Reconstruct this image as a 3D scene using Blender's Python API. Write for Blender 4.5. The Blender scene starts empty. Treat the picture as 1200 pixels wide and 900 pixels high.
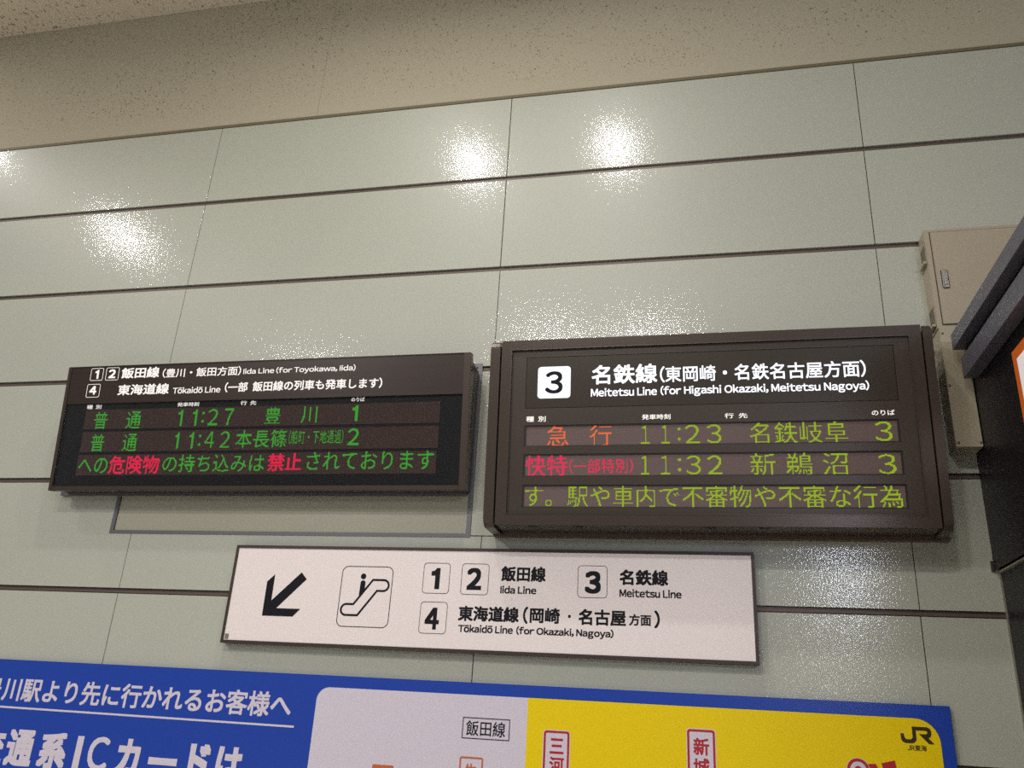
import bpy, bmesh, math
import numpy as np
from mathutils import Vector, Matrix
from mathutils.geometry import tessellate_polygon

scene = bpy.context.scene
COL = scene.collection

# ------------------------------------------------------------------ camera
cd = bpy.data.cameras.new('camera'); cam = bpy.data.objects.new('camera', cd); COL.objects.link(cam)
cd.sensor_fit = 'HORIZONTAL'; cd.sensor_width = 36.0; cd.lens = 985.7 / 1200 * 36.0
cd.clip_start = 0.05; cd.clip_end = 100
R_ = Vector((0.9761209860, 0.2100588004, 0.0553454694))
U_ = Vector((0.0281930017, -0.3751317259, 0.9265426827))
F_ = Vector((-0.2153902859, 0.9028574021, 0.3720961383))
m = Matrix((R_, U_, -F_)).transposed().to_4x4()
m.translation = Vector((2.4963, -3.2964, 1.6))
cam.matrix_world = m
scene.camera = cam

# ------------------------------------------------------------------ view, world, lamps
vs = scene.view_settings
vs.view_transform = 'Standard'; vs.look = 'None'; vs.gamma = 1.0; vs.use_curve_mapping = False
vs.exposure = 0.08
scene.cycles.sample_clamp_indirect = 3.0
scene.cycles.caustics_reflective = False
scene.cycles.use_denoising = False      # keeps the fine sparkle of the orange-peel enamel
w = bpy.data.worlds.new('world'); scene.world = w; w.use_nodes = True
w.node_tree.nodes['Background'].inputs[0].default_value = (1.0, 0.98, 0.96, 1)
w.node_tree.nodes['Background'].inputs[1].default_value = 0.18

def area(name, loc, size, power, color, aim=None, shape='DISK', sy=None):
    l = bpy.data.lights.new(name, 'AREA'); l.shape = shape; l.size = size
    if sy: l.size_y = sy
    l.energy = power; l.color = color
    o = bpy.data.objects.new(name, l); COL.objects.link(o); o.location = loc
    if aim is not None:
        o.rotation_euler = (Vector(aim) - Vector(loc)).to_track_quat('-Z', 'Y').to_euler()
    return o
WARM = (1.0, 0.96, 0.91)
for x, y, p, size, spread in ((0.925, -1.646, 19, 0.17, 168), (1.979, -1.614, 17, 0.17, 165), (-2.444, -2.230, 24, 0.17, 172), (-2.75, -0.90, 16, 0.17, 180),
                              (0.925, -5.30, 80, 0.45, 180), (1.979, -5.30, 64, 0.45, 180), (-2.444, -6.40, 160, 0.45, 180),
                              (-2.444, -7.70, 80, 0.45, 180), (5.30, -4.80, 4, 0.45, 180)):  # left rear lamps are unseen fill, added to brighten the lower wall
    area('downlight_and_fill', (x, y, 5.41), size, p, WARM).data.spread = math.radians(spread)
area('lit_window', (4.62, -6.7, 3.30), 1.25, 58, (0.80, 0.84, 1.0), (3.06, 0, 2.6), 'RECTANGLE', 0.60)
area('far_lamp', (3.90, -7.0, 2.35), 0.35, 3, (1.0, 0.92, 0.9), (2.95, 0, 2.0))
area('far_lamp', (5.20, -7.0, 2.20), 0.30, 2.2, (1.0, 0.92, 0.9), (3.3, 0, 1.8))

# ------------------------------------------------------------------ materials
def lin(c):
    c /= 255.0
    return c / 12.92 if c <= 0.04045 else ((c + 0.055) / 1.055) ** 2.4
def rgb(r, g, b): return (lin(r), lin(g), lin(b), 1)

def mat(name, color, rough=0.5, metal=0.0, emit=None, estr=1.0, spec=0.5, bump=None, mottle=None, brush=None, coat=0.0):
    """bump=(scale, strength, distance); mottle=(scale, amount); all in object/world metres"""
    M = bpy.data.materials.new(name); M.use_nodes = True
    nt = M.node_tree; N = nt.nodes; L = nt.links
    b = N['Principled BSDF']
    b.inputs['Base Color'].default_value = color
    b.inputs['Roughness'].default_value = rough
    b.inputs['Metallic'].default_value = metal
    b.inputs['Specular IOR Level'].default_value = spec
    b.inputs['Coat Weight'].default_value = coat
    b.inputs['Coat Roughness'].default_value = 0.07
    if emit:
        b.inputs['Emission Color'].default_value = emit
        b.inputs['Emission Strength'].default_value = estr
    geo = N.new('ShaderNodeNewGeometry')
    if mottle or brush:
        n = N.new('ShaderNodeTexNoise'); n.inputs['Detail'].default_value = 4
        if brush:
            mp = N.new('ShaderNodeMapping'); mp.inputs['Scale'].default_value = brush[:3]
            L.new(geo.outputs['Position'], mp.inputs[0]); L.new(mp.outputs[0], n.inputs['Vector'])
            n.inputs['Scale'].default_value = 1.0; amt = brush[3]
        else:
            L.new(geo.outputs['Position'], n.inputs['Vector'])
            n.inputs['Scale'].default_value = mottle[0]; amt = mottle[1]
        mr = N.new('ShaderNodeMapRange')
        mr.inputs[1].default_value = 0.3; mr.inputs[2].default_value = 0.7
        mr.inputs[3].default_value = 1 - amt; mr.inputs[4].default_value = 1 + amt
        L.new(n.outputs[0], mr.inputs[0])
        vm = N.new('ShaderNodeVectorMath'); vm.operation = 'SCALE'
        vm.inputs[0].default_value = color[:3]
        L.new(mr.outputs[0], vm.inputs['Scale']); L.new(vm.outputs[0], b.inputs['Base Color'])
    if bump:
        n2 = N.new('ShaderNodeTexNoise'); n2.inputs['Scale'].default_value = bump[0]; n2.inputs['Detail'].default_value = 2.0
        L.new(geo.outputs['Position'], n2.inputs['Vector'])
        bp = N.new('ShaderNodeBump'); bp.inputs['Strength'].default_value = bump[1]; bp.inputs['Distance'].default_value = bump[2]
        L.new(n2.outputs[0], bp.inputs['Height']); L.new(bp.outputs[0], b.inputs['Coat Normal' if coat else 'Normal'])
    return M

def plaster_mat(name, color, dark, scale, thr, stretch=(1, 1, 1), zfade=None):
    M = mat(name, color, 0.9, spec=0.2)
    nt = M.node_tree; N = nt.nodes; L = nt.links; b = N['Principled BSDF']
    geo = N.new('ShaderNodeNewGeometry')
    mp = N.new('ShaderNodeMapping'); mp.inputs['Scale'].default_value = stretch
    L.new(geo.outputs['Position'], mp.inputs[0])
    n = N.new('ShaderNodeTexNoise'); n.inputs['Scale'].default_value = scale; n.inputs['Detail'].default_value = 2
    L.new(mp.outputs[0], n.inputs['Vector'])
    big = N.new('ShaderNodeTexNoise'); big.inputs['Scale'].default_value = 1.6; big.inputs['Detail'].default_value = 3
    L.new(geo.outputs['Position'], big.inputs['Vector'])
    # density of the soot specks varies slowly over the surface
    ad = N.new('ShaderNodeMath'); ad.operation = 'MULTIPLY_ADD'; ad.inputs[1].default_value = 0.18; 
    L.new(big.outputs[0], ad.inputs[0]); L.new(n.outputs[0], ad.inputs[2])
    mr = N.new('ShaderNodeMapRange'); mr.inputs[1].default_value = thr; mr.inputs[2].default_value = thr + 0.05
    L.new(ad.outputs[0], mr.inputs[0])
    fac = mr.outputs[0]
    if zfade:
        sx = N.new('ShaderNodeSeparateXYZ'); L.new(geo.outputs['Position'], sx.inputs[0])
        zr = N.new('ShaderNodeMapRange'); zr.inputs[1].default_value = zfade[0]; zr.inputs[2].default_value = zfade[1]
        L.new(sx.outputs[2], zr.inputs[0])
        mu = N.new('ShaderNodeMath'); mu.operation = 'MULTIPLY'
        L.new(fac, mu.inputs[0]); L.new(zr.outputs[0], mu.inputs[1]); fac = mu.outputs[0]
    mx = N.new('ShaderNodeMix'); mx.data_type = 'RGBA'
    mx.inputs[6].default_value = color; mx.inputs[7].default_value = dark
    L.new(fac, mx.inputs[0]); L.new(mx.outputs[2], b.inputs['Base Color'])
    bp = N.new('ShaderNodeBump'); bp.inputs['Strength'].default_value = 0.25; bp.inputs['Distance'].default_value = 0.002
    L.new(n.outputs[0], bp.inputs['Height']); L.new(bp.outputs[0], b.inputs['Normal'])
    return M

ENAMEL = mat('green_grey_enamel', rgb(179, 182, 169), 0.42, spec=0.7, coat=1.0, bump=(130, 0.7, 0.0008), mottle=(1.2, 0.03))
COVER = mat('cover_enamel', rgb(172, 170, 152), 0.35, mottle=(2, 0.03))
RAIL = mat('brown_joint_rail', rgb(98, 84, 78), 0.4, metal=0.2)
GAPM = mat('dark_backing', rgb(38, 33, 30), 0.8)
FRAMEG = mat('grey_metal_frame', rgb(112, 110, 116), 0.4, metal=0.3)
TRIMM = mat('olive_trim', rgb(112, 102, 78), 0.6)
PLASTER = plaster_mat('sooty_plaster', rgb(180, 173, 153), rgb(120, 109, 92), 95, 0.735, zfade=(4.58, 4.68))
ROCKWOOL = plaster_mat('rockwool_ceiling', rgb(226, 216, 196), rgb(150, 136, 112), 70, 0.70, (1, 0.45, 1))
FLOORM = mat('floor_stone', rgb(205, 200, 190), 0.35, mottle=(3, 0.08))
BRONZE = mat('dark_bronze_metal', rgb(76, 66, 60), 0.24, metal=0.25, mottle=(5, 0.04), spec=0.4)
BRONZE_IN = mat('bronze_panel', rgb(66, 57, 50), 0.32, mottle=(5, 0.04), spec=0.35)
BRONZE_PL = mat('header_plate_bronze', rgb(58, 50, 42), 0.28, spec=0.35)
BLACKS = mat('black_slot', rgb(18, 16, 16), 0.5)
HEADL = mat('brushed_brown_plate', rgb(52, 40, 36), 0.32, brush=(3, 60, 60, 0.12), spec=0.45)
RIMW = mat('brown_rim', rgb(86, 75, 68), 0.3, metal=0.6)
SIDEG = mat('side_housing_grey', rgb(78, 74, 66), 0.35, metal=0.5)
GLASSBK = mat('black_backing', rgb(12, 11, 16), 0.5, spec=0.2)
STRIP_L = mat('led_matrix_dark', rgb(72, 54, 50), 0.6, mottle=(420, 0.12), spec=0.2)
STRIP_R = mat('led_matrix_lit', rgb(108, 92, 90), 0.55, mottle=(420, 0.14), spec=0.2)
WHITE_INK = mat('glow_white_lettering', rgb(235, 232, 228), 0.5, emit=rgb(225, 222, 222), estr=0.45)  # slight glow added to unlit header print
SMALL_INK = mat('glow_small_lettering', rgb(235, 232, 226), 0.5, emit=rgb(225, 220, 215), estr=0.7)  # printed labels given a glow so they read brighter
LIT_WHITE = mat('backlit_white_lettering', rgb(200, 205, 215), 0.5, emit=rgb(238, 242, 252), estr=0.9)
BADGE_W = mat('backlit_white_badge', rgb(200, 205, 215), 0.5, emit=rgb(222, 228, 240), estr=0.75)
INK = mat('black_lettering', rgb(24, 24, 30), 0.6, spec=0.15)
def led(name, r, g, b): return mat(name, rgb(10, 10, 10), 0.6, emit=rgb(r, g, b), estr=1.0, spec=0.1)
L_GREEN = led('led_green', 58, 158, 48); L_RED = led('led_red', 232, 28, 74)
R_YG = led('led_yellow_green', 150, 178, 30); R_OR = led('led_orange', 238, 112, 62); R_RED = led('led_crimson', 226, 48, 86)
SIGNW = mat('white_sign_face', rgb(240, 230, 229), 0.30, spec=0.35)
SIGNF = mat('brown_sign_frame', rgb(62, 50, 46), 0.4, metal=0.2)
BLUE = mat('poster_blue', rgb(30, 66, 168), 0.28)
YELLOW = mat('poster_yellow', rgb(238, 208, 0), 0.45, spec=0.25)
PWHITE = mat('poster_white', rgb(214, 206, 220), 0.28)
RED = mat('poster_red', rgb(176, 28, 40), 0.4)
ORANGEB = mat('poster_orange', rgb(192, 104, 58), 0.4)
DKINK = mat('poster_dark_ink', rgb(52, 40, 16), 0.4)
CREAM = mat('cream_powder_coat', rgb(172, 161, 140), 0.42)
CHROME = mat('chrome', rgb(190, 190, 190), 0.2, metal=1.0)
VENTM = mat('vent_mesh_dark', rgb(44, 39, 33), 0.8)
KBLACK = mat('kiosk_black', rgb(25, 22, 26), 0.4, mottle=(30, 0.08), spec=0.2)
KGREY = mat('kiosk_blue_grey', rgb(84, 83, 95), 0.4, mottle=(20, 0.03))
KORANGE = mat('orange_sign_face', rgb(222, 106, 30), 0.4)
STEELW = mat('pale_steel', rgb(170, 165, 150), 0.35, metal=0.6)

def glass_mat():
    M = bpy.data.materials.new('clear_cover_glass'); M.use_nodes = True
    nt = M.node_tree; N = nt.nodes; L = nt.links
    N.remove(N['Principled BSDF']); out = N['Material Output']
    t = N.new('ShaderNodeBsdfTransparent'); g = N.new('ShaderNodeBsdfGlossy'); g.inputs['Roughness'].default_value = 0.04
    f = N.new('ShaderNodeFresnel'); f.inputs[0].default_value = 1.32
    mx = N.new('ShaderNodeMixShader'); L.new(f.outputs[0], mx.inputs[0]); L.new(t.outputs[0], mx.inputs[1]); L.new(g.outputs[0], mx.inputs[2])
    L.new(mx.outputs[0], out.inputs[0]); return M
GLASS = glass_mat()

# ------------------------------------------------------------------ builders
def root(name, loc=(0, 0, 0), label=None, cat=None, group=None, kind=None, matrix=None):
    o = bpy.data.objects.new(name, None); COL.objects.link(o); o.empty_display_size = 0.1
    if matrix is not None: o.matrix_world = matrix
    else: o.location = loc
    if label: o['label'] = label
    if cat: o['category'] = cat
    if group: o['group'] = group
    if kind: o['kind'] = kind
    return o

def emit_obj(name, me, material, parent=None, local=False):
    """local=False: the mesh is in world coordinates and the parent is only translated"""
    me.materials.clear(); me.materials.append(material)
    o = bpy.data.objects.new(name, me); COL.objects.link(o)
    if parent is not None:
        o.parent = parent
        if not local: o.matrix_parent_inverse = world_of(parent).inverted()
    return o

def world_of(o):
    M = o.matrix_basis.copy(); p = o
    while p.parent:
        M = p.parent.matrix_basis @ (p.matrix_parent_inverse @ M)
        p = p.parent
    return M

def box_bm(bm, x0, y0, z0, x1, y1, z1):
    v = [bm.verts.new(p) for p in ((x0, y0, z0), (x1, y0, z0), (x1, y1, z0), (x0, y1, z0), (x0, y0, z1), (x1, y0, z1), (x1, y1, z1), (x0, y1, z1))]
    for f in ((0, 3, 2, 1), (4, 5, 6, 7), (0, 1, 5, 4), (1, 2, 6, 5), (2, 3, 7, 6), (3, 0, 4, 7)):
        bm.faces.new([v[i] for i in f])
    return v

def to_mesh(bm, bevel=0.0, seg=2, smooth=False):
    if bevel:
        bmesh.ops.bevel(bm, geom=list(bm.edges), offset=bevel, segments=seg, affect='EDGES', clamp_overlap=True)
    bmesh.ops.recalc_face_normals(bm, faces=list(bm.faces))
    me = bpy.data.meshes.new('mesh'); bm.to_mesh(me); bm.free()
    if smooth:
        for p in me.polygons: p.use_smooth = True
    return me

def box(name, material, parent, x0, y0, z0, x1, y1, z1, bevel=0.0, local=False, seg=2):
    bm = bmesh.new(); box_bm(bm, x0, y0, z0, x1, y1, z1)
    return emit_obj(name, to_mesh(bm, bevel, seg), material, parent, local)

def boxes(name, material, parent, lst, local=False, bevel=0.0):
    bm = bmesh.new()
    for b in lst: box_bm(bm, *b)
    return emit_obj(name, to_mesh(bm, bevel), material, parent, local)

def prism_x(name, material, parent, prof, x0, x1, bevel=0.0, local=False, seg=2):
    """closed profile of (y, z) points swept along x"""
    bm = bmesh.new()
    a = [bm.verts.new((x0, y, z)) for y, z in prof]; b = [bm.verts.new((x1, y, z)) for y, z in prof]
    bm.faces.new(a); bm.faces.new(b[::-1]); n = len(prof)
    for i in range(n): bm.faces.new((a[i], b[i], b[(i + 1) % n], a[(i + 1) % n]))
    return emit_obj(name, to_mesh(bm, bevel, seg), material, parent, local)

def cells(x0, x1, y0, y1, holes):
    """rectangles that cover x0..x1, y0..y1 except the holes (hx0, hx1, hy0, hy1)"""
    xs = sorted({x0, x1, *[min(max(h[i], x0), x1) for h in holes for i in (0, 1)]})
    ys = sorted({y0, y1, *[min(max(h[i], y0), y1) for h in holes for i in (2, 3)]})
    out = []
    for j in range(len(ys) - 1):
        run = None
        for i in range(len(xs) - 1):
            cx, cy = (xs[i] + xs[i + 1]) / 2, (ys[j] + ys[j + 1]) / 2
            inside = any(h[0] < cx < h[1] and h[2] < cy < h[3] for h in holes)
            if inside:
                if run: out.append(run); run = None
            else:
                run = (run[0], xs[i + 1], ys[j], ys[j + 1]) if run else (xs[i], xs[i + 1], ys[j], ys[j + 1])
        if run: out.append(run)
    return out

def poly_mesh(loops, z=0.0, thick=0.0):
    """flat shape from loops (first outer, rest holes) in local xy; thick adds a rim"""
    vecs = [[Vector((p[0], p[1], 0)) for p in l] for l in loops]
    tris = tessellate_polygon(vecs); flat = [v for l in vecs for v in l]
    bm = bmesh.new(); top = [bm.verts.new((v.x, v.y, z + thick)) for v in flat]
    for t in tris:
        try: bm.faces.new([top[i] for i in t])
        except ValueError: pass
    if thick:
        bot = [bm.verts.new((v.x, v.y, z)) for v in flat]; k = 0
        for l in loops:
            n = len(l)
            for i in range(n): bm.faces.new((top[k + i], top[k + (i + 1) % n], bot[k + (i + 1) % n], bot[k + i]))
            k += n
    return to_mesh(bm)

def rrect(x0, y0, x1, y1, r, n=6):
    pts = []
    for cx, cy, a0 in ((x1 - r, y0 + r, -90), (x1 - r, y1 - r, 0), (x0 + r, y1 - r, 90), (x0 + r, y0 + r, 180)):
        for i in range(n + 1):
            a = math.radians(a0 + 90 * i / n); pts.append((cx + r * math.cos(a), cy + r * math.sin(a)))
    return pts

def shape(name, material, parent, loops, z, thick=0.0004):
    return emit_obj(name, poly_mesh(loops, z, thick), material, parent, True)

# ---- lettering: Blender's own built-in font, laid out glyph by glyph and fitted to a measured box
_gc = {}
HAND = {'1': [(0.20, 0), (0.20, 0.52), (0.04, 0.52), (0.04, 0.595), (0.15, 0.625), (0.215, 0.68), (0.235, 0.73), (0.30, 0.73), (0.30, 0)],
        'I': [(0.0, 0.0), (0.0, 0.73), (0.085, 0.73), (0.085, 0.0)]}
def glyph(ch):
    if ch in _gc: return _gc[ch]
    if ch in HAND:
        co = np.array(HAND[ch]); tri = np.array(tessellate_polygon([[Vector((x, y, 0)) for x, y in HAND[ch]]]))
        _gc[ch] = (co, tri); return _gc[ch]
    k = chr(ord(ch) + 0xFEE0) if 0x21 <= ord(ch) <= 0x7E else ch      # full-width forms share the sans style of the kanji
    c = bpy.data.curves.new('lettering', 'FONT'); c.body = k; c.size = 1.0; c.resolution_u = 4
    o = bpy.data.objects.new('lettering', c); COL.objects.link(o)
    bpy.context.view_layer.update()
    me = bpy.data.meshes.new_from_object(o.evaluated_get(bpy.context.evaluated_depsgraph_get()))
    bpy.data.objects.remove(o); bpy.data.curves.remove(c)
    co = np.empty(len(me.vertices) * 3, dtype=np.float32); me.vertices.foreach_get('co', co); co = co.reshape(-1, 3)[:, :2].astype(float)
    me.calc_loop_triangles()
    tri = np.empty(len(me.loop_triangles) * 3, dtype=np.int32); me.loop_triangles.foreach_get('vertices', tri); tri = tri.reshape(-1, 3).copy()
    bpy.data.meshes.remove(me)
    _gc[ch] = (co, tri); return _gc[ch]

STEM_L, STEM_R = set('HIMNLiklmnhurbpBDEFKPR'), set('HIMNladhmnuqgi1')
LOOSE_ = set('()tfrjyvwkTYVWxzAs,')
def bear(ch, left):
    if ch in (STEM_L if left else STEM_R): return 0.062
    return 0.012 if ch in LOOSE_ else 0.036
_tc = {}
def text_data(s, weight):
    """vertices in em units; weight thickens the strokes by laying shifted copies over each other"""
    key = (s, weight)
    if key in _tc: return _tc[key]
    cos, tris, x, k = [], [], 0.0, 0
    for ch in s:
        if ch == ' ': x += 0.25 if s.isascii() or 'ō' in s else 0.45; continue
        base = 'o' if ch == 'ō' else ch
        co, tri = glyph(base); co = co.copy()
        if ord(base) < 128:
            g, g2 = bear(base, True), bear(base, False); lo, hi = co[:, 0].min(), co[:, 0].max()
            co[:, 0] += x + g - lo
            if ch == 'ō':
                l2 = x + g + 0.10 * (hi - lo); h2 = x + g + 0.90 * (hi - lo)
                n = len(co); yt = co[:, 1].max() + 0.115
                co = np.vstack([co, [[l2, yt], [h2, yt], [h2, yt + .07], [l2, yt + .07]]]); tri = np.vstack([tri, [[n, n + 1, n + 2], [n, n + 2, n + 3]]])
            x += (hi - lo) + g + g2
        else:
            co[:, 0] += x; x += 1.0
        cos.append(co); tris.append(tri + k); k += len(co)
    co = np.vstack(cos); tri = np.vstack(tris)
    if weight > 0:
        n = len(co); C2, T2 = [co], [tri]
        for i in range(8):
            a = ((1, 0), (1, 1), (0, 1), (-1, 1), (-1, 0), (-1, -1), (0, -1), (1, -1))[i]
            C2.append(co + [weight * .92 * a[0], weight * .92 * a[1]]); T2.append(tri + n * (i + 1))
        co = np.vstack(C2); tri = np.vstack(T2)
    lo, hi = co.min(0), co.max(0)
    lay = np.repeat(np.arange(len(co) // n), n) if weight > 0 else np.zeros(len(co))
    _tc[key] = ((co - lo) / (hi - lo), tri, lay); return _tc[key]

def text(parent, s, x0, y0, x1, y1, z, material, weight=0.02, name='lettering'):
    co, tri, lay = text_data(s, weight)
    X = x0 + co[:, 0] * (x1 - x0); Y = y0 + co[:, 1] * (y1 - y0)
    me = bpy.data.meshes.new('lettering')
    me.from_pydata([(float(a), float(b), z - 2.5e-5 * float(c)) for a, b, c in zip(X, Y, lay)], [], tri.tolist()); me.update()
    if me.polygons and me.polygons[0].normal.z < 0: me.flip_normals()
    return emit_obj(name, me, material, parent, True)

# ---- dot-matrix lettering: the glyph sampled on the display's dot grid
def dots(items, x0, y0, pitch, z, material, parent, thr=0.42):
    # (the built-in glyphs are sampled on the grid of the display)
    on = set()
    for s, a0, b0, a1, b1, wt in items:
        co, tri, _ = text_data(s, max(wt, 0))
        P = np.empty_like(co); P[:, 0] = (a0 + co[:, 0] * (a1 - a0) - x0) / pitch; P[:, 1] = (b0 + co[:, 1] * (b1 - b0) - y0) / pitch
        ix0, iy0 = np.floor(P.min(0)).astype(int) - 1; ix1, iy1 = np.ceil(P.max(0)).astype(int) + 1
        SS = 4; W = (ix1 - ix0) * SS; H = (iy1 - iy0) * SS
        img = np.zeros((H, W), bool)
        for t in tri:
            A, B, Cc = (P[t] - (ix0, iy0)) * SS
            mnx, mny = np.floor(np.minimum(np.minimum(A, B), Cc) - .5).astype(int).clip(0)
            mxx, mxy = np.ceil(np.maximum(np.maximum(A, B), Cc) + .5).astype(int)
            mxx = min(mxx, W); mxy = min(mxy, H)
            if mxx <= mnx or mxy <= mny: continue
            gx, gy = np.meshgrid(np.arange(mnx, mxx) + .5, np.arange(mny, mxy) + .5)
            d = (B[0] - A[0]) * (Cc[1] - A[1]) - (B[1] - A[1]) * (Cc[0] - A[0])
            if abs(d) < 1e-9: continue
            u = ((gx - A[0]) * (Cc[1] - A[1]) - (gy - A[1]) * (Cc[0] - A[0])) / d
            v = ((B[0] - A[0]) * (gy - A[1]) - (B[1] - A[1]) * (gx - A[0])) / d
            img[mny:mxy, mnx:mxx] |= (u >= 0) & (v >= 0) & (u + v <= 1)
        cov = img.reshape(iy1 - iy0, SS, ix1 - ix0, SS).mean((1, 3))
        for j, i in zip(*np.nonzero(cov > thr + (0.12 if wt < 0 else 0))): on.add((int(i) + int(ix0), int(j) + int(iy0)))
    vs_, fs = [], []; h = pitch * 0.46
    for i, j in sorted(on):
        cx, cy = x0 + (i + .5) * pitch, y0 + (j + .5) * pitch; k = len(vs_)
        vs_ += [(cx - h, cy - h, z), (cx + h, cy - h, z), (cx + h, cy + h, z), (cx - h, cy + h, z)]; fs.append((k, k + 1, k + 2, k + 3))
    me = bpy.data.meshes.new('dots'); me.from_pydata(vs_, [], fs); me.update()
    o = emit_obj('lit_dots', me, material, parent, True); o['kind'] = 'stuff'
    return o

# ================================================================== SETTING
ZJ, PH, PW = 4.0363, 0.5, 1.6213          # first joint, panel height, panel width
ZTOP = 4.518                               # top of the enamel panels
HALF = 0.012
COVER_R = (-0.113, 1.573, 2.287, 3.060)    # grey framed access cover behind the left board
FILL_R = (1.573, 1.677, 2.292, 3.025)      # plain filler between the two boards
MOUNT_R = (1.677, 3.365, 2.285, 3.062)     # mounting frame of the right board

wall = root('wall_back', kind='structure')
box('backing', GAPM, wall, -3.4, 0.022, 0.0, 6.6, 0.10, ZTOP)
zs = [ZTOP] + [ZJ - k * PH for k in range(0, 9)]
for r in range(9):
    zt = zs[r] - (0 if r == 0 else HALF); zb = zs[r + 1] + HALF
    if zb < 0.03: zb = 0.02
    for c in range(-2, 4):
        x0, x1 = c * PW + 0.0016, (c + 1) * PW - 0.0016
        hs = [h for h in (COVER_R, FILL_R, (MOUNT_R[0], MOUNT_R[1], MOUNT_R[2] + .002, MOUNT_R[3])) if h[0] < x1 and h[1] > x0 and h[2] < zt and h[3] > zb]
        if hs:
            cl = cells(x0, x1, zb, zt, hs)
            if cl: boxes('panel', ENAMEL, wall, [(a, 0, z0, b, 0.020, z1) for a, b, z0, z1 in cl])
        else:
            box('panel', ENAMEL, wall, x0, 0, zb, x1, 0.020, zt, bevel=0.0012, seg=1)
box('panel', ENAMEL, wall, FILL_R[0] + .001, 0, FILL_R[2] + .004, FILL_R[1], 0.020, FILL_R[3] - .002)
for k in range(9):
    z = ZJ - k * PH
    segs = [(-3.24, 4.86 + PW)]
    if COVER_R[2] < z < COVER_R[3]: segs = [(-3.24, COVER_R[0]), (MOUNT_R[1], 4.86 + PW)]
    if k == 2: segs = [(-3.24, COVER_R[0]), (FILL_R[0], FILL_R[1]), (MOUNT_R[1], 4.86 + PW)]
    if z < 0.1: continue
    for a, b in segs:
        boxes('joint_rail', RAIL, wall, [(a, 0.006, z - 0.0080, b, 0.021, z + 0.0015), (a, 0.012, z - 0.0115, b, 0.021, z + 0.0105)])

# framed access cover, flush with the enamel
a, b, z0, z1 = COVER_R
boxes('cover_frame', FRAMEG, wall, [(x0, -0.003, y0, x1, 0.021, y1) for x0, x1, y0, y1 in cells(a, b, z0, z1, [(a + .018, b - .020, z0 + .014, z1 - .018)])])
box('cover_panel', COVER, wall, a + .020, 0.004, z0 + .016, b - .022, 0.021, z1 - .020)

up = root('wall_upper', kind='structure')
for x0, x1 in ((-3.4, 0.5515), (0.5530, 6.6)):
    box('plaster_board', PLASTER, up, x0, 0.004, 4.538, x1, 0.10, 5.425)
box('trim_1', TRIMM, None, -3.4, -0.003, ZTOP + .001, 6.6, 0.02, 4.537, bevel=.001)['kind'] = 'structure'
ce = root('ceiling', kind='structure')
box('ceiling_board', ROCKWOOL, ce, -3.4, -8.0, 5.428, 6.6, 0.10, 5.50)
fl = box('floor', FLOORM, None, -3.4, -8.0, -0.1, 6.6, 0.12, 0.0); fl['kind'] = 'structure'

# ================================================================== LEFT BOARD
def face_matrix(xl, zt, zb, dt, db):
    o = Vector((xl, -db, zb)); up_ = Vector((0, -(dt - db), zt - zb)).normalized()
    n = Vector((1, 0, 0)).cross(up_)
    M = Matrix((Vector((1, 0, 0)), up_, n)).transposed().to_4x4(); M.translation = o
    return M

LW, LH = 1.958, 0.5806
LM = face_matrix(-0.385, 3.029, 2.453, 0.190, 0.120)
lb = root('departure_board', label='long dark departure board with green and red dots, left of the wider bronze board', cat='display board', matrix=LM)
G = -0.030                                                 # depth of the front frame
# front frame: thin brown rims around plate and glass
boxes('front_frame', RIMW, lb, [
    (0, 0, G, 0.018, LH, 0.004), (1.928, 0, G, LW, LH, 0.004),
    (0.018, 0, G, 1.928, 0.020, 0.004), (0.018, LH - 0.004, G, 1.928, LH, 0.004)], True, bevel=0.0015)
pl = box('header_plate', HEADL, lb, 0.018, 0.402, G + .002, 1.928, LH - 0.004, 0.0, local=True)
for s, x0, y0, x1, y1, wt in [
    ('飯田線', 0.286, 0.5171, 0.4828, 0.568, .026), ('(豊川・飯田方面)', 0.5013, 0.5143, 0.8952, 0.5572, .014),
    ('Iida Line (for Toyokawa, Iida)', 0.9073, 0.5126, 1.4414, 0.5460, .016),
    ('東海道線', 0.2799, 0.4377, 0.5442, 0.4877, .024), ('Tōkaidō Line', 0.5654, 0.4377, 0.804, 0.4670, .016),
    ('(一部 飯田線の列車も発車します)', 0.8254, 0.4370, 1.5688, 0.4827, .020),
    ('1', 0.1459, 0.5200, 0.1652, 0.5630, .04), ('2', 0.2180, 0.5205, 0.2551, 0.5629, .04), ('4', 0.1296, 0.4447, 0.1665, 0.4853, .04)]:
    text(pl, s, x0, y0, x1, y1, 0.0008, WHITE_INK, wt)
for x0, y0, x1, y1 in ((.1218, .5114, .1887, .5715), (.2029, .5108, .2719, .5722), (.1143, .4311, .1847, .4949)):
    shape('number_box', WHITE_INK, pl, [rrect(x0, y0, x1, y1, .008), rrect(x0 + .0022, y0 + .0022, x1 - .0022, y1 - .0022, .006)], 0.0004)
bk = box('display_backing', GLASSBK, lb, 0.018, 0.020, G + .002, 1.928, 0.402, -0.012, local=True)
for s, x0, y0, x1, y1 in [('種 別', 0.1201, 0.3785, 0.1972, 0.3985), ('発車時刻', 0.5907, 0.3800, 0.6986, 0.3993), ('行 先', 0.9048, 0.3790, 0.9805, 0.3990), ('のりば', 1.4285, 0.3830, 1.4893, 0.4010)]:
    text(bk, s, x0, y0, x1, y1, -0.0112, SMALL_INK, .010)
P = 0.0033
L1 = box('display_strip', STRIP_L, lb, 0.122, 0.2825, -0.0118, 1.830, 0.3735, -0.0095, local=True)
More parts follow.
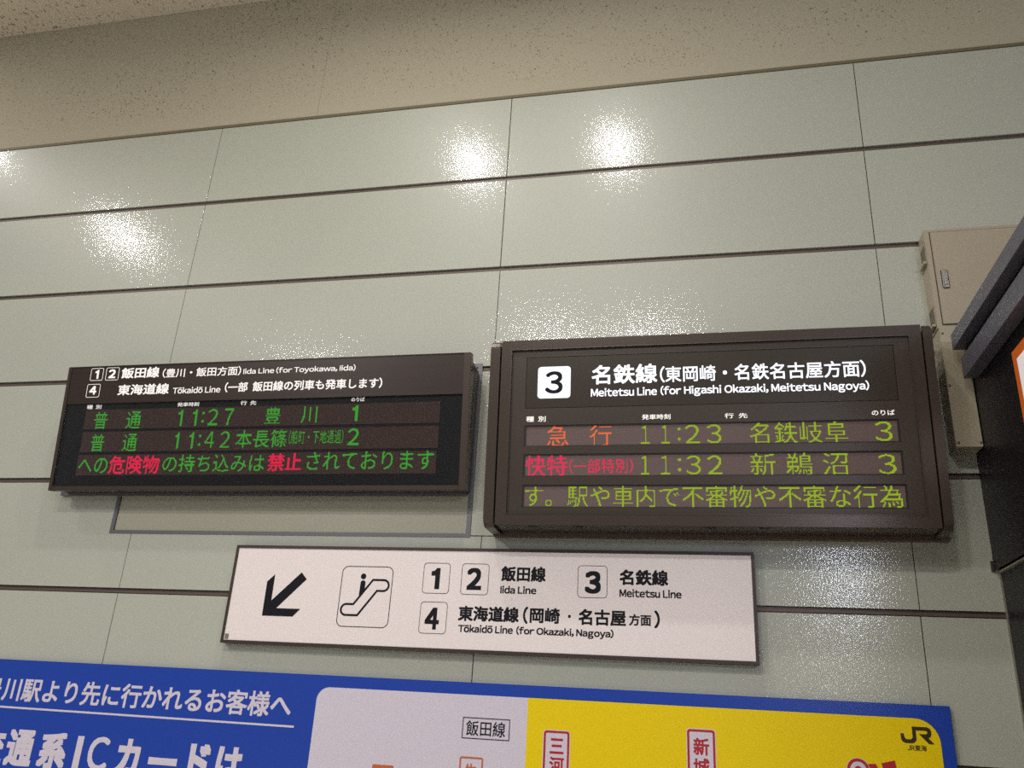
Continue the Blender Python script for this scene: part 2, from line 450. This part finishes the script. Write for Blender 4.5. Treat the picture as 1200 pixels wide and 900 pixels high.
dots([('普', 0.1729, 0.2828, 0.2423, 0.3645, 0), ('通', 0.3403, 0.2828, 0.4147, 0.3625, 0), ('1', 0.6046, 0.2900, 0.6256, 0.3645, .01), ('1', 0.6774, 0.2900, 0.6980, 0.3645, .01),
      (':', 0.7228, 0.3035, 0.7345, 0.3523, .0), ('2', 0.7534, 0.2904, 0.8036, 0.3645, 0), ('7', 0.8343, 0.2904, 0.8785, 0.3645, 0),
      ('豊', 1.0304, 0.2928, 1.1051, 0.3649, 0), ('川', 1.2027, 0.2924, 1.277, 0.3654, 0), ('1', 1.438, 0.2953, 1.4649, 0.3661, .02)], 0.122, 0.280, P, -0.0090, L_GREEN, L1)
L2 = box('display_strip', STRIP_L, lb, 0.122, 0.1765, -0.0118, 1.829, 0.2700, -0.0095, local=True)
dots([('普', 0.1744, 0.1791, 0.2427, 0.2585, 0), ('通', 0.3403, 0.1791, 0.4127, 0.2585, 0), ('1', 0.6026, 0.1875, 0.6230, 0.2605, .01), ('1', 0.6747, 0.1875, 0.6950, 0.2605, .01),
      (':', 0.7206, 0.199, 0.7330, 0.2483, 0), ('4', 0.7518, 0.1880, 0.7984, 0.2606, 0), ('2', 0.8271, 0.1889, 0.8744, 0.2616, 0),
      ('本長篠', 0.9033, 0.1872, 1.1457, 0.2649, 0), ('2', 1.4265, 0.1935, 1.4783, 0.2641, .008)], 0.122, 0.1725, P, -0.0090, L_GREEN, L2)
dots([('(船町・下地通過)', 1.1555, 0.2003, 1.4068, 0.2610, 0)], 0.122, 0.1725, P / 2, -0.0090, L_GREEN, L2, 0.5)
L3 = box('display_strip', STRIP_L, lb, 0.120, 0.0700, -0.0118, 1.825, 0.1640, -0.0095, local=True)
dots([('への', 0.1284, 0.079, 0.2788, 0.1491, 0), ('の持ち込みは', 0.559, 0.0810, 1.0519, 0.1600, 0), ('されております', 1.2497, 0.0880, 1.8145, 0.1650, 0)], 0.120, 0.069, P, -0.0090, L_GREEN, L3)
dots([('危険物', 0.2858, 0.0763, 0.5411, 0.1582, .012), ('禁止', 1.0687, 0.0842, 1.2249, 0.1605, .014)], 0.120, 0.069, P, -0.0090, L_RED, L3)
box('cover_glass', GLASS, lb, 0.018, 0.020, -0.005, 1.928, 0.402, -0.002, local=True)
# rear housing, stepped in from the front frame, back to the wall (world coordinates)
def world_prism(name, mt, parent, prof, x0, x1, bev=.002, seg=2):
    o = prism_x(name, mt, parent, prof, x0, x1, bev, seg=seg); return o
world_prism('housing', SIDEG, lb, [(-0.156, 3.016), (-0.085, 3.016), (-0.085, 2.468), (-0.092, 2.462)], -0.375, 1.5635)
world_prism('housing_groove', BLACKS, lb, [(-0.084, 3.010), (-0.070, 3.010), (-0.070, 2.474), (-0.084, 2.474)], -0.365, 1.555, 0)
world_prism('rear_housing', SIDEG, lb, [(-0.070, 3.016), (-0.012, 3.016), (-0.012, 2.470), (-0.070, 2.468)], -0.372, 1.5605)
world_prism('mounting_rail', FRAMEG, lb, [(-0.0035, 2.478), (-0.016, 2.478), (-0.016, 2.458), (-0.0035, 2.458)], -0.408, 1.548, .001)
world_prism('wall_bracket', FRAMEG, lb, [(-0.0035, 3.000), (-0.013, 3.000), (-0.013, 2.480), (-0.0035, 2.480)], -0.30, 1.52, .001)

# ================================================================== RIGHT BOARD
RW, RH = 1.6671, 0.7482
RM = face_matrix(1.674, 3.044, 2.298, 0.257, 0.193)
rb = root('departure_board', label='deep bronze departure board with white 3 badge and yellow-green dots, right of the slim board', cat='display board', matrix=RM)
ring = cells(0.046, RW - 0.037, 0.0, RH, [(0.089, 1.587, 0.044, 0.7065)])
boxes('front_frame', BRONZE, rb, [(a, y0, -0.028, b, y1, 0.0) for a, b, y0, y1 in ring], True)
# thin lip around the opening
lip = cells(0.086, 1.590, 0.041, 0.7095, [(0.0895, 1.5865, 0.0445, 0.7060)])
boxes('frame_lip', RIMW, rb, [(a, y0, -0.02, b, y1, 0.0015) for a, b, y0, y1 in lip], True)
wins = [(0.1483, 1.5275, 0.3065, 0.3927), (0.1480, 1.5288, 0.1875, 0.2760), (0.1480, 1.5320, 0.0675, 0.1550)]
HP = (0.1485, 1.5334, 0.4622, 0.6763)
ip = cells(0.0895, 1.5865, 0.0445, 0.7060, wins + [HP])
inner = boxes('inner_panel', BRONZE_IN, rb, [(a, y0, -0.022, b, y1, -0.010) for a, b, y0, y1 in ip], True)
for s, x0, y0, x1, y1 in [('種 別', 0.1545, 0.407, 0.233, 0.4291), ('発車時刻', 0.6094, 0.4072, 0.7175, 0.4278), ('行 先', 0.9184, 0.4064, 1.0013, 0.4259), ('のりば', 1.4379, 0.4070, 1.5155, 0.4268)]:
    text(inner, s, x0, y0, x1, y1, -0.0094, SMALL_INK, .010)
hp = box('header_plate', BRONZE_PL, rb, HP[0] + .002, HP[2] + .002, -0.022, HP[1] - .002, HP[3] - .002, -0.0105, local=True)
box('header_gap', BLACKS, rb, HP[0] - .001, HP[2] - .001, -0.024, HP[1] + .001, HP[3] + .001, -0.0185, local=True)
for s, x0, y0, x1, y1, wt in [
    ('名鉄線', 0.4139, 0.5546, 0.6697, 0.6340, .022), ('(東岡崎・名鉄名古屋方面)', 0.6801, 0.5550, 1.4311, 0.6208, .014),
    ('Meitetsu Line', 0.4112, 0.5045, 0.6676, 0.5385, .022), ('(for Higashi Okazaki, Meitetsu Nagoya)', 0.6815, 0.4970, 1.4373, 0.5410, .022)]:
    text(hp, s, x0, y0, x1, y1, -0.0098, LIT_WHITE, wt)
bd = shape('badge', BADGE_W, hp, [rrect(0.1970, 0.5022, 0.3297, 0.6346, .014)], -0.0104, .0008)
text(hp, '3', 0.2273, 0.5214, 0.2982, 0.6143, -0.0090, INK, .022, name='badge_number')
YG, ORr, CR = R_YG, R_OR, R_RED
P = 0.0034
sts = []
for a, b, y0, y1 in wins:
    fr = cells(a, b, y0, y1, [(a + .006, b - .006, y0 + .004, y1 - .004)])
    boxes('window_rim', BLACKS, rb, [(p, q, -0.024, r, s, -0.0125) for p, r, q, s in fr], True)
    sts.append(box('display_strip', STRIP_R, rb, a + .005, y0 + .003, -0.026, b - .005, y1 - .003, -0.0165, local=True))
S1, S2, S3 = sts; Z = -0.0160
dots([('急', 0.2388, 0.3088, 0.3245, 0.3907, -.014), ('行', 0.4063, 0.3078, 0.4933, 0.3920, -.014)], .1483, .3065, P, Z, ORr, S1)
dots([('１', 0.6050, 0.3128, 0.6384, 0.3849, -.005), ('１', 0.6802, 0.3131, 0.7130, 0.3848, -.005), (':', 0.7424, 0.3243, 0.7543, 0.3752, 0), ('2', 0.7709, 0.3131, 0.8251, 0.386, -.012), ('3', 0.8496, 0.3119, 0.9044, 0.3857, -.012),
      ('名鉄岐阜', 1.0064, 0.3076, 1.351, 0.3902, -.016), ('3', 1.4435, 0.3128, 1.5029, 0.3849, -.012)], .1483, .3065, P, Z, YG, S1)
dots([('快特', 0.1564, 0.1893, 0.3205, 0.2724, .008)], .148, .1875, P, Z, CR, S2)
dots([('(一部特別)', 0.3299, 0.1996, 0.5734, 0.2577, 0)], .148, .1875, P * .75, Z, CR, S2)
dots([('１', 0.6032, 0.1949, 0.6363, 0.2671, -.005), ('１', 0.6796, 0.1943, 0.7121, 0.2662, -.005), (':', 0.7412, 0.2059, 0.7542, 0.2564, 0), ('3', 0.7713, 0.1937, 0.8257, 0.2662, -.012), ('2', 0.8485, 0.1932, 0.9047, 0.2659, -.012),
      ('新', 1.0031, 0.1893, 1.0941, 0.2727, -.012), ('鵜', 1.1287, 0.1893, 1.2226, 0.2721, -.016), ('沼', 1.2567, 0.1893, 1.3438, 0.2715, -.016), ('3', 1.444, 0.1918, 1.5048, 0.2646, -.012)], .148, .1875, P, Z, YG, S2)
dots([('す。駅や車内で不審物や不審な行為', 0.1579, 0.0705, 1.5167, 0.1526, -.016)], .148, .0675, P, Z, YG, S3)

def cap(x0, x1):
    # rounded end cap from wall side to front, profile in world (y, z), front corners rounded
    def rc(cy, cz, r, a0, a1, n=6): return [(cy + r * math.cos(math.radians(a0 + (a1 - a0) * i / n)), cz + r * math.sin(math.radians(a0 + (a1 - a0) * i / n))) for i in range(n + 1)]
    t = math.degrees(math.atan2(0.064, 0.746))
    prof = [(-0.032, 3.050)] + rc(-0.257 + .033, 3.050 - .033, .033, 90, 180 + t) [0:] + rc(-0.196 + .033, 2.292 + .036, .036, 180 + t, 270) + [(-0.032, 2.292)]
    return world_prism('end_cap', BRONZE, rb, prof, x0, x1, .003)
cap(1.674, 1.714); cap(3.310, 3.341)
world_prism('housing', BRONZE, rb, [(-0.226, 3.034), (-0.030, 3.040), (-0.030, 2.302), (-0.166, 2.302)], 1.716, 3.308, .002)
# mounting frame against the wall
bmf = bmesh.new()
for x0, x1, z0, z1 in cells(1.677, 3.365, 2.287, 3.060, [(1.72, 3.32, 2.33, 3.02)]): box_bm(bmf, x0, -0.031, z0, x1, 0.018, z1)
emit_obj('mounting_frame', to_mesh(bmf), mat('mount_brown', rgb(104, 86, 80), .4, metal=.3), rb)
for x in (1.86, 2.04, 2.53, 2.72):          # drain slots in the underside
    bmf = bmesh.new(); bmesh.ops.create_cone(bmf, cap_ends=True, segments=20, radius1=.018, radius2=.018, depth=.003, matrix=Matrix.Translation((x, -0.150, 2.3015)) @ Matrix.Diagonal((1, .5, 1, 1)))
    emit_obj('drain_slot', to_mesh(bmf), BLACKS, rb)

# ================================================================== WHITE DIRECTION SIGN
WW, WH = 2.124, 0.400
WM = face_matrix(0.5595, 2.2335, 1.8345, 0.045, 0.045)
ws = root('direction_sign', label='white wall sign with black arrow, escalator symbol and line names, under the boards', cat='sign', matrix=WM)
fr = cells(0, WW, 0, WH, [(0.012, WW - 0.012, 0.012, WH - 0.012)])
boxes('frame', SIGNF, ws, [(a, y0, -0.0445, b, y1, 0.0) for a, b, y0, y1 in fr], True)
wp = box('face_panel', SIGNW, ws, 0.0118, 0.0118, -0.040, WW - 0.0118, WH - 0.0118, -0.003, local=True)
box('corner_fastener', mat('fastener_grey', rgb(120, 112, 108), .5), ws, 0.016, 0.016, -0.003, 0.032, 0.036, -0.0005, local=True, bevel=.001)
z = -0.0024
for s, x0, y0, x1, y1, wt in [
    ('1', 0.8769, 0.2362, 0.9132, 0.3195, .05), ('2', 1.0246, 0.2368, 1.085, 0.3227, .045), ('4', 0.8658, 0.0814, 0.9240, 0.1648, .045), ('3', 1.493, 0.2343, 1.5549, 0.3192, .045),
    ('飯田線', 1.1625, 0.273, 1.3407, 0.3321, .036), ('Iida Line', 1.1628, 0.2262, 1.306, 0.2560, .034), ('名鉄線', 1.6256, 0.2693, 1.8082, 0.3278, .036), ('Meitetsu Line', 1.6261, 0.2245, 1.8561, 0.2551, .034),
    ('東海道線', 1.0003, 0.1179, 1.2419, 0.1757, .036), ('(', 1.2583, 0.1148, 1.2771, 0.1790, .03), ('岡崎', 1.2848, 0.1189, 1.4011, 0.1765, .034), ('・', 1.432, 0.1420, 1.4430, 0.1535, .03),
    ('名古屋', 1.4724, 0.1178, 1.651, 0.1766, .034), ('方面', 1.6622, 0.1215, 1.7439, 0.1634, .032), (')', 1.7553, 0.1148, 1.7756, 0.1790, .03),
    ('Tōkaidō Line', 1.0044, 0.0755, 1.2215, 0.1050, .034), ('(for Okazaki, Nagoya)', 1.2347, 0.0684, 1.6051, 0.1053, .034)]:
    text(wp, s, x0, y0, x1, y1, z, INK, wt)
for x0, y0, x1, y1 in ((.8433, .2192, .9537, .3396), (1.0015, .2184, 1.1135, .3395), (.8436, .0659, .9547, .1871), (1.4656, .2182, 1.5795, .3401)):
    shape('number_box', INK, wp, [rrect(x0, y0, x1, y1, .014), rrect(x0 + .0018, y0 + .0018, x1 - .0018, y1 - .0018, .0125)], z)
shape('arrow', INK, wp, [[(0.3152, 0.2905), (0.3415, 0.2631), (0.2244, 0.1435), (0.3321, 0.1435), (0.3021, 0.1125), (0.1666, 0.1125), (0.1659, 0.2503), (0.197, 0.2801), (0.1978, 0.1735)]], z)
shape('symbol_box', INK, wp, [rrect(.4951, .0802, .7159, .3208, .026), rrect(.4978, .0829, .7132, .3181, .0235)], z)
def stadium(pts, r, n=10):
    V = [Vector(p) for p in pts]; L_, R2 = [], []
    for i, p in enumerate(V):
        if 0 < i < len(V) - 1:
            d0 = (p - V[i - 1]).normalized(); d1 = (V[i + 1] - p).normalized()
            nrm = Vector((-(d0 + d1).y, (d0 + d1).x)).normalized(); k = r / nrm.dot(Vector((-d0.y, d0.x)))
            L_.append(p + nrm * k); R2.append(p - nrm * k)
    out = []
    d = (V[-1] - V[-2]).normalized(); a = math.atan2(d.y, d.x)
    out += [V[-1] + r * Vector((math.cos(a - math.pi / 2 + math.pi * i / n), math.sin(a - math.pi / 2 + math.pi * i / n))) for i in range(n + 1)]
    out += L_[::-1]
    d = (V[0] - V[1]).normalized(); a = math.atan2(d.y, d.x)
    out += [V[0] + r * Vector((math.cos(a - math.pi / 2 + math.pi * i / n), math.sin(a - math.pi / 2 + math.pi * i / n))) for i in range(n + 1)]
    out += R2
    return [(p.x, p.y) for p in out]
cp = [(0.530, 0.1475), (0.570, 0.1475), (0.643, 0.2452), (0.680, 0.2452)]
shape('escalator_symbol', INK, wp, [stadium(cp, .0255), stadium(cp, .0175)], z)
shape('escalator_symbol', INK, wp, [[(0.5895 + .0115 * math.cos(t * math.pi / 10), 0.2800 + .0115 * math.sin(t * math.pi / 10)) for t in range(20)]], z)
shape('escalator_symbol', INK, wp, [[(0.5785, 0.200), (0.6005, 0.2290), (0.6005, 0.2570), (0.5960, 0.2635), (0.5850, 0.2635), (0.5800, 0.2570)]], z)

# ================================================================== POSTER BOARD
PM = Matrix(((1, 0, 0, 0), (0, 0, -1, -0.020), (0, 1, 0, 0), (0, 0, 0, 1)))
po = root('poster_board', label='wide blue and yellow notice board with large white text, below the white sign', cat='poster', matrix=PM)
bm = bmesh.new(); box_bm(bm, -1.30, 0.88, -0.0195, 3.295, 1.7300, 0.0)
pb = emit_obj('blue_board', to_mesh(bm, .0015), BLUE, po, True)
def inset(name, m_, x0, x1, rl, rr, z_):
    # yellow and white fields meet on a straight line, outer corners rounded
    y0, y1 = 0.98, 1.6860
    pts = [(x1, y0)] if not rr else [(x1 - rr, y0), (x1, y0 + rr)]
    pts = []
    if rr: pts += [(x1 - rr + rr * math.sin(a), y0 + rr - rr * math.cos(a)) for a in [math.pi / 2 * i / 8 for i in range(9)]] + [(x1 - rr + rr * math.cos(a), y1 - rr + rr * math.sin(a)) for a in [math.pi / 2 * i / 8 for i in range(9)]]
    else: pts += [(x1, y0), (x1, y1)]
    if rl: pts += [(x0 + rl - rl * math.sin(a), y1 - rl + rl * math.cos(a)) for a in [math.pi / 2 * i / 8 for i in range(9)]] + [(x0 + rl - rl * math.cos(a), y0 + rl - rl * math.sin(a)) for a in [math.pi / 2 * i / 8 for i in range(9)]]
    else: pts += [(x0, y1), (x0, y0)]
    return shape(name, m_, po, [pts], z_, .001)
wf = inset('white_field', PWHITE, 1.005, 1.8480, .050, 0, 0.0)
yf = inset('yellow_field', YELLOW, 1.8480, 3.253, 0, .075, 0.0)
shape('lettering', PWHITE, pb, [[(-0.60, 1.5365), (0.926, 1.5315), (0.926, 1.5390), (-0.60, 1.5440)]], 0.0006)
text(pb, '川駅より先に行かれるお客様へ', -0.435, 1.5645, 0.9029, 1.6590, .0006, PWHITE, .022)
text(pb, '豊', -0.536, 1.5660, -0.4445, 1.6590, .0006, PWHITE, .022)
for s, x0, y0, x1, y1 in [('交', -0.505, 1.318, -0.3570, 1.458), ('通', -0.3461, 1.3180, -0.2150, 1.4577), ('系', -0.1885, 1.3180, -0.0568, 1.4554), ('I', -0.0178, 1.3280, 0.0120, 1.4486), ('C', 0.0440, 1.3260, 0.1395, 1.4511),
                          ('カ', 0.1777, 1.3181, 0.2809, 1.4517), ('ー', 0.3226, 1.3640, 0.4501, 1.3910), ('ド', 0.4988, 1.3200, 0.5900, 1.4514), ('は', 0.6192, 1.3200, 0.7323, 1.4481)]:
    text(pb, s, x0, y0, x1, y1, .0006, PWHITE, .045 if s in '交通系' else (.022 if s in 'IC' else .05))
zt_ = .0016
def ringbox(par, m_, x0, y0, x1, y1, t, r): shape('label_outline', m_, par, [rrect(x0, y0, x1, y1, r), rrect(x0 + t, y0 + t, x1 - t, y1 - t, max(r - t, .001))], zt_)
ringbox(wf, INK, 1.6033, 1.5334, 1.7844, 1.6071, .0030, .002)
text(wf, '飯田線', 1.618, 1.5439, 1.7679, 1.5965, zt_, INK, .010)
for x0, x1, y1, chars in ((1.9129, 2.0071, 1.5782, [('三', 1.936, 1.5012, 1.987, 1.553), ('河', 1.9360, 1.4382, 1.9893, 1.4913)]), (2.4252, 2.5205, 1.6112, [('新', 2.446, 1.5280, 2.5001, 1.5840), ('城', 2.4444, 1.4630, 2.5001, 1.5185)])):
    shape('label_plate', PWHITE, yf, [rrect(x0 - .003, 1.12, x1 + .003, y1 + .003, .013)], .0011, .0002)
    shape('label_outline', RED, yf, [rrect(x0, 1.123, x1, y1, .010), rrect(x0 + .0075, 1.1305, x1 - .0075, y1 - .0075, .005)], .0014)
    for s, a0, b0, a1, b1 in chars: text(yf, s, a0, b0, a1, b1, zt_, RED, .03)
ringbox(wf, ORANGEB, 1.6018, 1.20, 1.6914, 1.4720, .006, .008)
text(wf, '牛', 1.622, 1.3970, 1.6700, 1.4497, zt_, ORANGEB, .02)
shape('label_plate', ORANGEB, wf, [rrect(1.2646, 1.15, 1.3497, 1.4240, .006)], .0012)
cc = (2.9860, 1.5150)
def circ(r, n=28): return [(cc[0] + r * math.cos(2 * math.pi * i / n), cc[1] + r * math.sin(2 * math.pi * i / n)) for i in range(n)]
shape('route_line', RED, yf, [[(3.000, 1.492), (3.060, 1.500), (3.0425, 1.5370), (3.010, 1.5345)]], .0012)
shape('route_line', RED, yf, [[(3.0603, 1.540), (3.1034, 1.551), (3.1150, 1.470), (3.0750, 1.470)]], .0012)
shape('station_ring', PWHITE, yf, [circ(.037)], .0013); shape('station_ring', RED, yf, [circ(.0355), circ(.026)], .0018); shape('station_ring', RED, yf, [circ(.012)], .0018)
JR = [(3.1299, 1.6364), (3.1405, 1.6370), (3.141, 1.6254), (3.1460, 1.6195), (3.1614, 1.6195), (3.1672, 1.6260), (3.1674, 1.6600), (3.2140, 1.6600), (3.2222, 1.6565), (3.2265, 1.6490), (3.2265, 1.6380), (3.2225, 1.6300), (3.2155, 1.6262), (3.2330, 1.6080), (3.2160, 1.6080), (3.1880, 1.6375), (3.2093, 1.6375), (3.2140, 1.6410), (3.2140, 1.6460), (3.2104, 1.6486), (3.1790, 1.6486), (3.1786, 1.6193), (3.1719, 1.6105), (3.1640, 1.6075), (3.1440, 1.6075), (3.1350, 1.6110), (3.1306, 1.6182)]
shape('emblem', DKINK, yf, [JR], zt_)
text(yf, 'JR東海', 3.1477, 1.5843, 3.2073, 1.6029, zt_, DKINK, .02)

# ================================================================== CABINET, DUCT
cb = root('electrical_cabinet', (3.41, 0, 3.10), 'cream metal wall cabinet with small chrome latch, high beside the black kiosk', 'cabinet')
bm = bmesh.new(); box_bm(bm, 3.41, -0.090, 3.1015, 3.86, -0.0005, 3.547)
emit_obj('body', to_mesh(bm, .002), CREAM, cb)
box('door_gap', mat('gap_shadow', rgb(60, 52, 44), .8), cb, 3.4285, -0.0915, 3.1155, 3.8405, -0.089, 3.5335)
dr = box('door', CREAM, cb, 3.4315, -0.096, 3.1185, 3.8375, -0.090, 3.5305, bevel=.0015)
lt = box('latch', CHROME, dr, 3.4480, -0.101, 3.272, 3.4740, -0.0955, 3.354, bevel=.004)
lt.name = 'latch'
bm = bmesh.new(); box_bm(bm, 3.4545, -0.1035, 3.287, 3.4675, -0.1005, 3.345)
emit_obj('latch_lever', to_mesh(bm, .0012), CHROME, lt)
for zc in (3.445, 3.165):
    v = box('vent', CREAM, cb, 3.4080, -0.080, zc - .046, 3.4101, -0.012, zc + .044, bevel=.0008)
    box('vent_backing', VENTM, v, 3.4072, -0.075, zc - .036, 3.4081, -0.017, zc + .038)
    box('vent_lip', CREAM, v, 3.3970, -0.080, zc - .048, 3.4085, -0.012, zc - .037, bevel=.0008)
    bars = [(3.4068, -0.0745, zc - .034 + i * .0082, 3.4073, -0.0175, zc - .0328 + i * .0082) for i in range(9)] + [(3.4068, -0.0735 + i * .0090, zc - .036, 3.4072, -0.0723 + i * .0090, zc + .038) for i in range(7)]
    ml = boxes('vent_mesh', CREAM, v, bars); ml['kind'] = 'stuff'

du = root('cable_duct', (3.41, 0, 2.618), 'cream screwed cable duct cover running down from the cabinet beside the black kiosk', 'duct')
bm = bmesh.new(); box_bm(bm, 3.411, -0.102, 2.618, 3.5010, -0.0005, 3.0985)
emit_obj('duct_cover', to_mesh(bm, .0015), CREAM, du)
for x, z_ in ((3.420, 3.075), (3.418, 2.859), (3.419, 2.634), (3.494, 2.634), (3.494, 3.075)):
    bm = bmesh.new(); bmesh.ops.create_uvsphere(bm, u_segments=14, v_segments=8, radius=.0055, matrix=Matrix.Translation((x, -0.102, z_)) @ Matrix.Diagonal((1, .45, 1, 1)))
    emit_obj('screw', to_mesh(bm, smooth=True), mat('screw_steel', rgb(120, 110, 96), .35, metal=.7) if 'screw_steel' not in bpy.data.materials else bpy.data.materials['screw_steel'], du)

# ================================================================== KIOSK
kk = root('kiosk', (3.5, 0, 0), 'black shop kiosk wall with two blue-grey rails on top, jutting from the wall', 'kiosk')
box('upper_wall', KBLACK, kk, 3.5035, -2.40, 2.191, 4.60, -0.0005, 2.975, bevel=.001)
box('bottom_band', KBLACK, kk, 3.5005, -2.40, 2.189, 3.5030, -0.012, 2.212)
box('corner_bracket', SIDEG, kk, 3.4930, -0.010, 2.186, 3.5035, -0.0005, 2.222)
box('light_strip', STEELW, kk, 3.5080, -2.40, 2.178, 3.5220, -0.030, 2.184)
box('lower_wall', KBLACK, kk, 3.5215, -2.40, 0.0, 4.60, -0.0005, 2.186, bevel=.001)
box('corner_trim', STEELW, kk, 3.5165, -0.010, 0.0, 3.5215, -0.0005, 2.184)
box('cornice_rail', KGREY, kk, 3.4560, -2.40, 2.866, 3.5035, -0.150, 2.946, bevel=.001)
box('cornice_rail', KGREY, kk, 3.4320, -2.40, 2.980, 3.4760, -0.155, 3.041, bevel=.001)
box('cornice_core', KBLACK, kk, 3.4745, -2.40, 2.9465, 3.56, -0.155, 3.030)
box('roof_panel', KBLACK, kk, 3.5035, -2.40, 2.976, 4.60, -0.11, 3.028)
sg = root('orange_sign', (3.5, -0.53, 2.6), 'orange-framed white sign on the side of the black kiosk, below its rails', 'sign')
box('orange_frame', KORANGE, sg, 3.4935, -1.50, 2.520, 3.5030, -0.527, 2.800, bevel=.001)
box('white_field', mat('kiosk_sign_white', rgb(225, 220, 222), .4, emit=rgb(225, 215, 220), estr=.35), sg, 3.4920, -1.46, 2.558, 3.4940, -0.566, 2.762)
